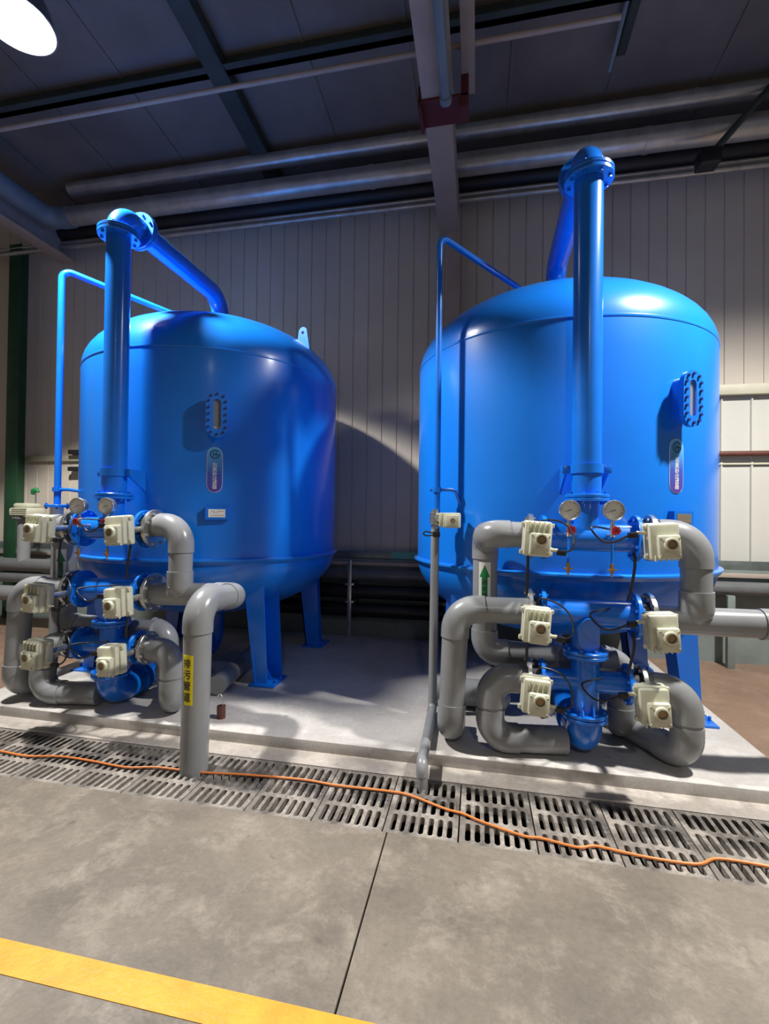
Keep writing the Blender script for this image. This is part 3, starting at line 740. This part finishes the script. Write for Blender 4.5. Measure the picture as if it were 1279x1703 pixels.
def make_rig(tx, side):
    Yr = 3.0; X = lambda r: tx+r
    SL = side+' filter'
    # tall riser from the tank top
    tp = thing('inlet_riser', 'tall blue pipe rising in front of the %s and bending over to its top' % SL.replace('filter', 'tank'), 'pipe', (X(-0.02), Yr, 1.63))
    xr = X(-0.02)
    obj('riser_pipe', cylr(NB(), (xr, Yr, 1.635), (xr, Yr, 3.56), 0.084, 36), 'bluepipe', tp)
    b = flange(NB(), (xr, Yr, 3.565), (0, 0, 1), 0.142, 0.024); flange(b, (xr, Yr, 3.593), (0, 0, 1), 0.142, 0.024)
    obj('riser_flange', b, 'bluepipe', tp)
    obj('top_elbow', sweep(NB(), fillet([(xr, Yr, 3.60), (xr, Yr, 3.735), (xr, Yr+0.20, 3.735)], 0.13), 0.086, 32), 'bluepipe', tp)
    b = flange(NB(), (xr, Yr+0.205, 3.735), (0, 1, 0), 0.142, 0.024); flange(b, (xr, Yr+0.233, 3.735), (0, 1, 0), 0.142, 0.024)
    obj('elbow_flange', b, 'bluepipe', tp)
    obj('crossover_pipe', sweep(NB(), fillet([(xr, Yr+0.24, 3.735), (tx, 4.37, 3.735), (tx, 4.37, 3.405)], 0.20), 0.084, 32), 'bluepipe', tp)
    b = flange(NB(), (xr, Yr, 1.640), (0, 0, 1), 0.128, 0.020)
    obj('riser_flange', b, 'bluepipe', tp)
    # clamp and gusset
    b = lathe(NB(), [(0.084, 1.775), (0.096, 1.775), (0.096, 1.83), (0.084, 1.83)], (xr, Yr, 0), 36, closed=True)
    for s in (-1, 1): box(b, xr+s*0.118-0.022, xr+s*0.118+0.022, Yr-0.012, Yr+0.012, 1.778, 1.827, 0.003)
    cl = obj('pipe_clamp', b, 'bluepipe', tp)
    for sx, zb_ in ((-1, 1.50), (1, 1.58)):
        g = NB(); v = []
        for xx in (xr+sx*0.113, xr+sx*0.125):
            v.append([g.verts.new((xx, yy, zz)) for yy, zz in ((Yr-0.01, 1.83), (3.36, 1.83), (3.36, zb_), (3.15, 1.69), (Yr-0.01, 1.78))])
        g.faces.new(v[0]); g.faces.new(v[1][::-1])
        for k in range(5): g.faces.new((v[0][k], v[0][(k+1) % 5], v[1][(k+1) % 5], v[1][k]))
        obj('gusset', g, 'bluepipe', cl)

    # headers (three rows) welded to one vertical body
    vl, vr = -0.305, 0.29
    rows = [(1.39, vl, vr), (0.935, vl, vr), (0.53, vl, 0.25)]
    hd = thing('upper_header', 'top blue header pipe below the gauges of the %s' % SL, 'pipe', (xr, Yr, 1.39))
    b = cylr(NB(), (X(rows[0][1]+0.045), Yr, 1.39), (X(rows[0][2]-0.045), Yr, 1.39), 0.083, 36); obj('header_pipe', b, 'bluepipe', hd)
    obj('branch_pipe', cylr(NB(), (xr, Yr, 1.40), (xr, Yr, 1.62), 0.070, 32), 'bluepipe', hd)
    obj('branch_flange', flange(NB(), (xr, Yr, 1.617), (0, 0, 1), 0.128, 0.020), 'bluepipe', hd)
    for s, q in ((1, rows[0][1]), (-1, rows[0][2])): obj('header_flange', flange(NB(), (X(q+0.038*s), Yr, 1.39), (1, 0, 0), 0.138, 0.024), 'bluepipe', hd)
    hd = thing('middle_header', 'middle blue header pipe with a stub below it on the %s' % SL, 'pipe', (xr, Yr, 0.935))
    obj('header_pipe', cylr(NB(), (X(rows[1][1]+0.045), Yr, 0.935), (X(rows[1][2]-0.045), Yr, 0.935), 0.083, 36), 'bluepipe', hd)
    obj('stub_pipe', cylr(NB(), (xr, Yr-0.0, 0.905), (xr, Yr, 0.715), 0.080, 32), 'bluepipe', hd)
    # slanted end plate of the stub showing in front of the header
    e = NB(); em = Matrix.Translation((xr, Yr-0.088, 0.825)) @ Matrix.Rotation(R(7), 4, 'X') @ Matrix.Diagonal((0.060, 0.008, 0.100, 1))
    t2 = bmesh.new(); bmesh.ops.create_cone(t2, cap_ends=True, segments=36, radius1=1, radius2=1, depth=2); bmesh.ops.rotate(t2, verts=t2.verts, matrix=Matrix.Rotation(PI/2, 3, 'X')); join(e, t2, em)
    obj('end_plate', e, 'bluepipe', hd)
    obj('stub_flange', flange(NB(), (xr, Yr, 0.712), (0, 0, 1), 0.128, 0.020), 'bluepipe', hd)
    for s, q in ((1, rows[1][1]), (-1, rows[1][2])): obj('header_flange', flange(NB(), (X(q+0.038*s), Yr, 0.935), (1, 0, 0), 0.138, 0.024), 'bluepipe', hd)
    hd = thing('lower_header', 'lower blue cross shaped pipe body on the %s' % SL, 'pipe', (xr, Yr, 0.53))
    obj('body_pipe', cylr(NB(), (xr, Yr, 0.685), (xr, Yr, 0.345), 0.080, 36), 'bluepipe', hd)
    obj('header_pipe', cylr(NB(), (X(rows[2][1]+0.045), Yr, 0.53), (X(rows[2][2]-0.045), Yr, 0.53), 0.064, 32), 'bluepipe', hd)
    obj('body_flange', flange(NB(), (xr, Yr, 0.690), (0, 0, 1), 0.128, 0.020), 'bluepipe', hd)
    obj('body_flange', flange(NB(), (xr, Yr, 0.345), (0, 0, 1), 0.128, 0.020), 'bluepipe', hd)
    for s, q in ((1, rows[2][1]), (-1, rows[2][2])): obj('header_flange', flange(NB(), (X(q+0.036*s), Yr, 0.53), (1, 0, 0), 0.118, 0.022), 'bluepipe', hd)
    for s in (-1, 1):   # small stiffening gussets on the lower flange
        g = NB(); vs = [[g.verts.new((xr+s*0.03+d, Yr-q[0], q[1])) for q in ((0.07, 0.36), (0.115, 0.36), (0.07, 0.44))] for d in (-0.004, 0.004)]
        g.faces.new(vs[0]); g.faces.new(vs[1][::-1])
        for k in range(3): g.faces.new((vs[0][k], vs[0][(k+1) % 3], vs[1][(k+1) % 3], vs[1][k]))
        obj('gusset', g, 'bluepipe', hd)
    be = thing('outlet_elbow', 'blue elbow resting on the pad under the lower header of the %s' % SL, 'pipe', (xr, Yr, 0.07))
    obj('elbow', sweep(NB(), fillet([(xr, Yr, 0.315), (xr, Yr, 0.175), (xr, 3.27, 0.175)], 0.12), 0.098, 32), 'bluepipe', be)
    obj('elbow_flange', flange(NB(), (xr, Yr, 0.321), (0, 0, 1), 0.128, 0.020), 'bluepipe', be)
    b = flange(NB(), (xr, 3.285, 0.193), (0, 1, 0), 0.118, 0.022); flange(b, (xr, 3.312, 0.193), (0, 1, 0), 0.118, 0.022)
    obj('elbow_flange', b, 'bluepipe', be)

    # six motor valves
    nm = ['upper', 'middle', 'lower']; leads = []
    for i, (z, a, c) in enumerate(rows):
        rb = 0.10 if i < 2 else 0.085
        for q, fl, sd in ((a, False, 'left'), (c, True, 'right')):
            zz = z + (0.0 if i != 1 else -0.02)
            v, lead, A = actuated_valve(X(q), Yr, zz, fl, 'cream motor actuator and valve, %s row %s end of the %s pipework' % (nm[i], sd, side), rb)
            leads.append((lead, i, sd, q))
    # plastic pipes
    def pf(root, x, z, r=0.138):
        b = flange(NB(), (x, Yr, z), (1, 0, 0), r, 0.026); obj('pipe_flange', b, 'steel', root, 'grey steel backing flange')
    z1, z2, z3 = 1.41, 0.935, 0.53
    p = pvc_run('grey_pipe', [(X(-0.36), Yr, 1.40), (X(-0.60), Yr, 1.405), (X(-0.61), 3.17, 1.36), (X(-0.61), 3.17, 0.62), (X(0.20), 3.19, 0.60), (X(0.275), 3.25, 0.55), (X(0.275), 3.27, 0.16), (X(0.275), 3.6, 0.16)][:5] , 'grey plastic pipe with the green arrow, dropping behind the others of the %s' % SL, fr=0.10)
    pf(p, X(-0.345), 1.395)
    # arrow sticker
    c2 = (X(-0.61), 3.17); az = R(24) if side == 'left' else R(-3)
    st = obj('flow_label', wrap(sheet(0.076, 0.31, 8, d=0.001), c2, 0.0805, az, 1.06), 'white', p, 'white sticker with a green arrow')
    ar = NB()
    for q in [[(-0.019, -0.15), (0.019, -0.15), (0.019, 0.065), (-0.019, 0.065)], [(-0.034, 0.06), (0, 0.06), (0, 0.14)], [(0, 0.06), (0.034, 0.06), (0, 0.14)]]:
        ar.faces.new([ar.verts.new((x, y, 0)) for x, y in q])
    bmesh.ops.subdivide_edges(ar, edges=ar.edges[:], cuts=3, use_grid_fill=True)
    obj('arrow', wrap(ar, c2, 0.0825, az, 1.06), 'green', st, 'green arrow pointing up')
    tx_ = stack_text('进水管道', 0.034, 0.042, 0.0004)
    for v in tx_.verts: v.co.y -= 0.035
    obj('writing', wrap(tx_, c2, 0.0832, az, 1.06), 'ink', st)
    # 2: left
    p = pvc_run('grey_pipe', [(X(-0.36), Yr, z2-0.005), (X(-0.79), 2.97, z2-0.005), (X(-0.815), 2.95, 0.165), (X(-0.815), 3.25, 0.165)], 'grey plastic pipe looping down at the outer left of the %s' % SL, fr=0.13)
    pf(p, X(-0.345), z2)
    # 3: left
    p = pvc_run('grey_pipe', [(X(-0.36), Yr, z3-0.015), (X(-0.575), 2.98, z3-0.015), (X(-0.575), 2.95, 0.16), (X(-0.125), 3.02, 0.155)], 'grey plastic pipe curling under the lower left valve of the %s' % SL, fr=0.12)
    pf(p, X(-0.345), z3, 0.118)
    # 1: right, mitred into the one below
    p = pvc_run('grey_pipe', [(X(0.345), Yr, 1.42), (X(0.565), 2.97, 1.42), (X(0.565), 2.96, 0.96)], 'grey plastic pipe bending down at the upper right of the %s' % SL, fr=0.14)
    pf(p, X(0.33), 1.395)
    obj('socket', sweep(NB(), [(X(0.565), 2.96, 1.10), (X(0.565), 2.96, 0.985), (X(0.565), 2.955, 0.955), (X(0.565), 2.95, 0.905)], [0.088, 0.088, 0.076, 0.02], 32), 'pvc', p)
    # 2: right long run
    if side == 'left':
        p = pvc_run('grey_pipe', [(X(0.345), Yr, z2-0.01), (X(1.0), 2.99, z2+0.01), (-1.61, 2.50, z2+0.06), (-1.625, 2.50, -0.20)], 'grey plastic waste pipe with the yellow label standing in the drain', fr=0.125)
        c3 = (-1.6095, 2.50); az = R(-12)
        st = obj('pipe_label', wrap(sheet(0.078, 0.285, 8, d=0.001), c3, 0.0815, az, 0.548), 'yellow', p, 'yellow label with black Chinese writing')
        for v in st.data.vertices: pass
        tx_ = stack_text('排污管道', 0.056, 0.064, 0.0012)
        obj('writing', wrap(tx_, c3, 0.0835, az, 0.548), 'ink', st)
    else:
        p = pvc_run('grey_pipe', [(X(0.345), Yr, z2-0.015), (X(0.98), 3.0, z2-0.012), (X(1.30), 3.06, z2-0.075), (X(5.0), 3.12, z2-0.14)], 'grey plastic pipe running off to the right from the middle valve', fr=0.20)
    pf(p, X(0.33), z2)
    # 3: right
    p = pvc_run('grey_pipe', [(X(0.305), Yr, z3-0.005), (X(0.515), 2.965, z3-0.005), (X(0.52), 2.95, 0.155), (X(0.20), 3.55, 0.155)], 'grey plastic pipe bending down at the lower right of the %s' % SL, fr=0.125)
    pf(p, X(0.29), z3, 0.118)
    # rear drop pipe between header and tank
    p = pvc_run('grey_pipe', [(X(-0.50), 3.20, 0.62), (X(0.12), 3.24, 0.62), (X(0.255), 3.25, 0.56), (X(0.262), 3.26, 0.17), (X(0.262), 3.75, 0.17)][1:], 'short grey plastic drop pipe behind the lower header of the %s' % SL, fr=0.09)
    # gauges
    gauge(X(-0.15), 2.83, 1.552, 2.925, 1.405, 'round pressure gauge with red handwheel, left of the pair on the %s' % SL, 8 if side == 'left' else 2)
    gauge(X(0.083), 2.83, 1.552, 2.925, 1.405, 'round pressure gauge with red handwheel, right of the pair on the %s' % SL, 8 if side == 'left' else 2)
    # cables
    k = 0
    for lead, i, sd, q in leads:
        s = 1 if sd == 'left' else -1; L = lead; xq = X(q)
        hose('cable', [L, L+Vector((s*0.05, 0.01, 0.03)), L+Vector((s*0.05, 0.05, 0.11)), L+Vector((s*0.0, 0.09, 0.17 if sd == 'left' else 0.02)), Vector((xq+s*0.015, 2.87, rows[i][0]+0.10)), Vector((xq-s*0.01, 2.90, rows[i][0]+0.04))] if sd == 'left' else
             [L, L+Vector((-0.08, 0.01, -0.04)), L+Vector((-0.14, 0.02, -0.03)), L+Vector((-0.19, 0.02, 0.04)), Vector((xq-0.20, 2.90, rows[i][0]+0.055))],
             0.0055, 'rubber', 'thin black lead looping beside the %s %s actuator of the %s pipework' % (nm[i], sd, side), 'cable')
    for q, sd in ((-0.37, 'left'), (0.215, 'right')):
        for i, (za, zb_) in enumerate(((1.26, 1.06), (0.80, 0.64))):
            dx = 0.0 if sd == 'left' else -0.025
            hose('cable', [(X(q), 2.90, za+0.06), (X(q)+0.002, 2.885, za-0.02), (X(q)+dx*0.6, 2.885, zb_+0.05), (X(q)+dx, 2.90, zb_-0.02)], 0.0085, 'rubber',
                 'thick black cable between the %s and %s %s valves of the %s pipework' % (nm[i], nm[i+1], sd, side), 'cable')

make_rig(TXR, 'right'); make_rig(TXL, 'left')

# ------------------------------------------------------------------ vent pipes
def vent(x, y, ztop, zflange, end, side, r):
    t = thing('vent_pipe', 'thin blue vent pipe rising and crossing to the top of the %s tank' % side, 'pipe', (x, y, zflange))
    obj('pipe', sweep(NB(), fillet([(x, y, zflange), (x, y, ztop), end], 0.07, 8), r, 20), 'bluepipe', t)
    return t
vent(-0.288, 3.42, 3.575, 1.52, (0.60, 4.36, 3.40), 'right', 0.023)
vent(-3.577, 3.42, 3.63, 1.56, (-2.70, 4.30, 3.40), 'left', 0.027)
# brackets
VX, VL, VY = -0.290, -3.580, 3.42
t = thing('vent_bracket', 'small blue bracket between the thin vent pipe and the right tank', 'bracket', (VX, VY, 1.69))
obj('clamp', lathe(NB(), [(0.0235, 1.685), (0.033, 1.685), (0.033, 1.722), (0.0235, 1.722)], (VX, VY, 0), 20, closed=True), 'bluepipe', t)
obj('arm', sweep(NB(), [(VX-0.05, VY, 1.703), (VX+0.11, VY, 1.703), (VX+0.135, VY+0.01, 1.69), (VX+0.185, VY+0.07, 1.56)], 0.011, 8), 'bluepipe', t)
t = thing('vent_bracket', 'small blue bracket between the thin vent pipe and the left tank', 'bracket', (VL, VY, 1.66))
obj('clamp', lathe(NB(), [(0.0275, 1.685), (0.038, 1.685), (0.038, 1.722), (0.0275, 1.722)], (VL, VY, 0), 20, closed=True), 'bluepipe', t)
obj('arm', sweep(NB(), [(VL+0.03, VY, 1.703), (VL+0.11, VY, 1.703), (VL+0.185, VY+0.07, 1.69)], 0.014, 8), 'bluepipe', t)
# right drain line
t = thing('actuated_valve', 'small cream motor valve on the thin grey drain pipe left of the right tank', 'valve', (VX-0.006, VY, 1.49))
vx = VX-0.008
obj('valve_body', sweep(NB(), [(vx, VY, 1.42), (vx, VY, 1.45), (vx, VY, 1.451), (vx, VY, 1.535), (vx, VY, 1.536), (vx, VY, 1.56)], [0.030, 0.030, 0.042, 0.042, 0.030, 0.030], 20), 'steel', t)
b = NB(); box(b, vx+0.035, vx+0.066, VY-0.12, VY-0.02, 1.435, 1.535, 0.006)
for q in range(4): box(b, vx+0.025, vx+0.037, VY-0.115, VY-0.03, 1.447+q*0.024, 1.453+q*0.024, 0.001)
obj('actuator_cover', b, 'cream', t)
b = NB(); box(b, vx+0.064, vx+0.185, VY-0.125, VY-0.015, 1.428, 1.535, 0.010); box(b, vx+0.085, vx+0.175, VY-0.143, VY-0.12, 1.437, 1.518, 0.006)
ho = obj('actuator_housing', b, 'cream', t)
obj('indicator', cylr(NB(), (vx+0.133, VY-0.150, 1.480), (vx+0.133, VY-0.14, 1.480), 0.018, 20), 'bronze', ho)
obj('stem', cylr(NB(), (vx, VY-0.06, 1.492), (vx+0.05, VY-0.06, 1.492), 0.018, 12), 'steel', t)
b = NB(); box(b, vx-0.01, vx+0.04, VY-0.085, VY-0.045, 1.36, 1.40, 0.004)
obj('plug', b, 'rubber', t)
hose('cable', [(vx+0.03, VY-0.07, 1.43), (vx+0.025, VY-0.07, 1.40), (vx-0.01, VY-0.07, 1.375), (vx-0.06, VY-0.07, 1.37), (vx-0.078, VY-0.07, 1.385), (vx-0.06, VY-0.07, 1.40), (vx-0.01, VY-0.07, 1.388)], 0.005, 'rubber', 'small looped black lead under the motor valve of the thin drain pipe', 'cable')
p = pvc_run('drain_pipe', [(vx, VY, 1.42), (-0.305, VY, 0.115), (-0.290, 2.63, 0.115), (-0.272, 2.60, -0.15)], 'thin grey plastic drain pipe running down into the grate beside the right tank', r=0.031, fr=0.05)
# left drain line under its vent pipe
t = thing('vent_flange', 'blue bolted flange at the foot of the thin left vent pipe', 'flange', (VL, VY, 1.545))
obj('flange', flange(NB(), (VL, VY, 1.560), (0, 0, 1), 0.092, 0.024, 4, 0.010), 'bluepipe', t)
p = pvc_run('drain_pipe', [(VL, VY, 1.50), (VL-0.01, VY, 0.30), (VL-0.01, VY+0.4, 0.18)], 'thin grey plastic drain pipe under the left vent flange', r=0.036, fr=0.05)
obj('union', sweep(NB(), [(VL, VY, 1.548), (VL, VY, 1.42)], 0.050, 20), 'white', p, 'white union fitting')

# ------------------------------------------------------------------ far left pipes
for z, r, l in ((0.825, 0.085, 'upper'), (0.665, 0.07, 'middle'), (0.46, 0.10, 'lower')):
    pvc_run('grey_pipe', [(-12, 5.0, z), (-4.7, 5.0, z)], '%s of the long grey pipes at the far left behind the valves' % l, r=r, m='pvcdark' if l != 'lower' else 'pvc')
p = thing('standpipe', 'grey upright pipe with a cream valve head at the far left', 'pipe', (-5.73, 5.0, 0.9))
obj('pipe', cylr(NB(), (-5.73, 5.0, 0.86), (-5.73, 5.0, 1.44), 0.072, 24), 'pvc', p)
obj('flange', flange(NB(), (-5.73, 5.0, 1.43), (0, 0, 1), 0.13, 0.03, 6), 'pvcdark', p)
b = NB(); box(b, -5.84, -5.53, 4.88, 5.12, 1.455, 1.56, 0.025); box(b, -5.80, -5.57, 4.90, 5.10, 1.56, 1.62, 0.025)
for k in range(4): box(b, -5.78, -5.56, 4.865, 4.885, 1.47+0.025*k, 1.478+0.025*k)
obj('valve_head', b, 'cream', p, 'cream valve head with fins')
t = thing('green_tap', 'small green tap handle above the far left valve head', 'tap', (-5.63, 5.06, 1.62))
obj('handle', sweep(NB(), [(-5.68, 5.06, 1.74), (-5.66, 5.06, 1.78), (-5.62, 5.06, 1.80), (-5.58, 5.06, 1.77)], [0.02, 0.035, 0.03, 0.012], 12), 'green', t)
obj('stem', cylr(NB(), (-5.62, 5.06, 1.615), (-5.62, 5.06, 1.77), 0.012, 10), 'steel', t)

# ------------------------------------------------------------------ pad things
p = pvc_run('grey_pipe', [(-2.0, 3.37, 0.155), (-2.18, 4.6, 0.155)], 'grey plastic pipe lying on the pad beneath the left tank', r=0.075)
p = pvc_run('grey_pipe', [(-0.30, 3.62, 0.18), (0.20, 3.60, 0.18)], 'thick grey plastic pipe stub lying on the pad under the right tank', r=0.10)
obj('end_cap', lathe(NB(), [(0.0, 0.06), (0.06, 0.05), (0.100, 0.02), (0.108, 0.0), (0.108, -0.10), (0, -0.10)], (0.20, 3.60, 0.18), 32, 'X'), 'pvc', p)
def plug(x, y, label):
    t = thing('anchor_plug', label, 'plug', (x, y, 0.07))
    obj('body', cylr(NB(), (x, y, 0.0705), (x, y, 0.155), 0.03, 20), 'rust', t)
    obj('wire', sweep(NB(), catmull([(x+0.01, y, 0.15), (x+0.012, y, 0.20), (x-0.01, y, 0.235), (x-0.03, y, 0.22)]), 0.004, 8), 'steel', t)
plug(-1.755, 3.02, 'small rusty red plug with a wire loop beside the yellow labelled pipe')
t = thing('red_valve_handle', 'red and white valve handle low behind the lower left valve of the right filter', 'valve handle', (0.40, 3.25, 0.1))
obj('handle', sweep(NB(), [(0.36, 3.12, 0.30), (0.42, 3.12, 0.265), (0.45, 3.12, 0.27)], [0.02, 0.035, 0.03], 12), 'red', t)
obj('grip', sweep(NB(), [(0.46, 3.12, 0.265), (0.49, 3.12, 0.30)], [0.022, 0.016], 12), 'white', t)

# ------------------------------------------------------------------ orange cord over the grates
F = 775.7
cordpx = [(-40, 1243), (0, 1249), (45, 1257), (100, 1258), (150, 1265), (210, 1276), (260, 1276), (330, 1284), (400, 1288), (500, 1296), (560, 1306), (640, 1315), (680, 1322), (740, 1345), (770, 1353), (800, 1366), (870, 1390), (900, 1394), (960, 1409), (990, 1407), (1040, 1418), (1090, 1428), (1160, 1437), (1195, 1428), (1279, 1441), (1360, 1458), (1480, 1470), (1640, 1500)]
cord = []
for px, py in cordpx:
    d = f_ + r_*((px-639.5)/F) - u_*((py-851.5)/F); s = (0.008-1.5)/d.z; cord.append(Vector((0, 0, 1.5))+d*s)
hose('extension_cord', cord, 0.0062, 'orange', 'orange cord lying in waves along the drain grates', 'cord')
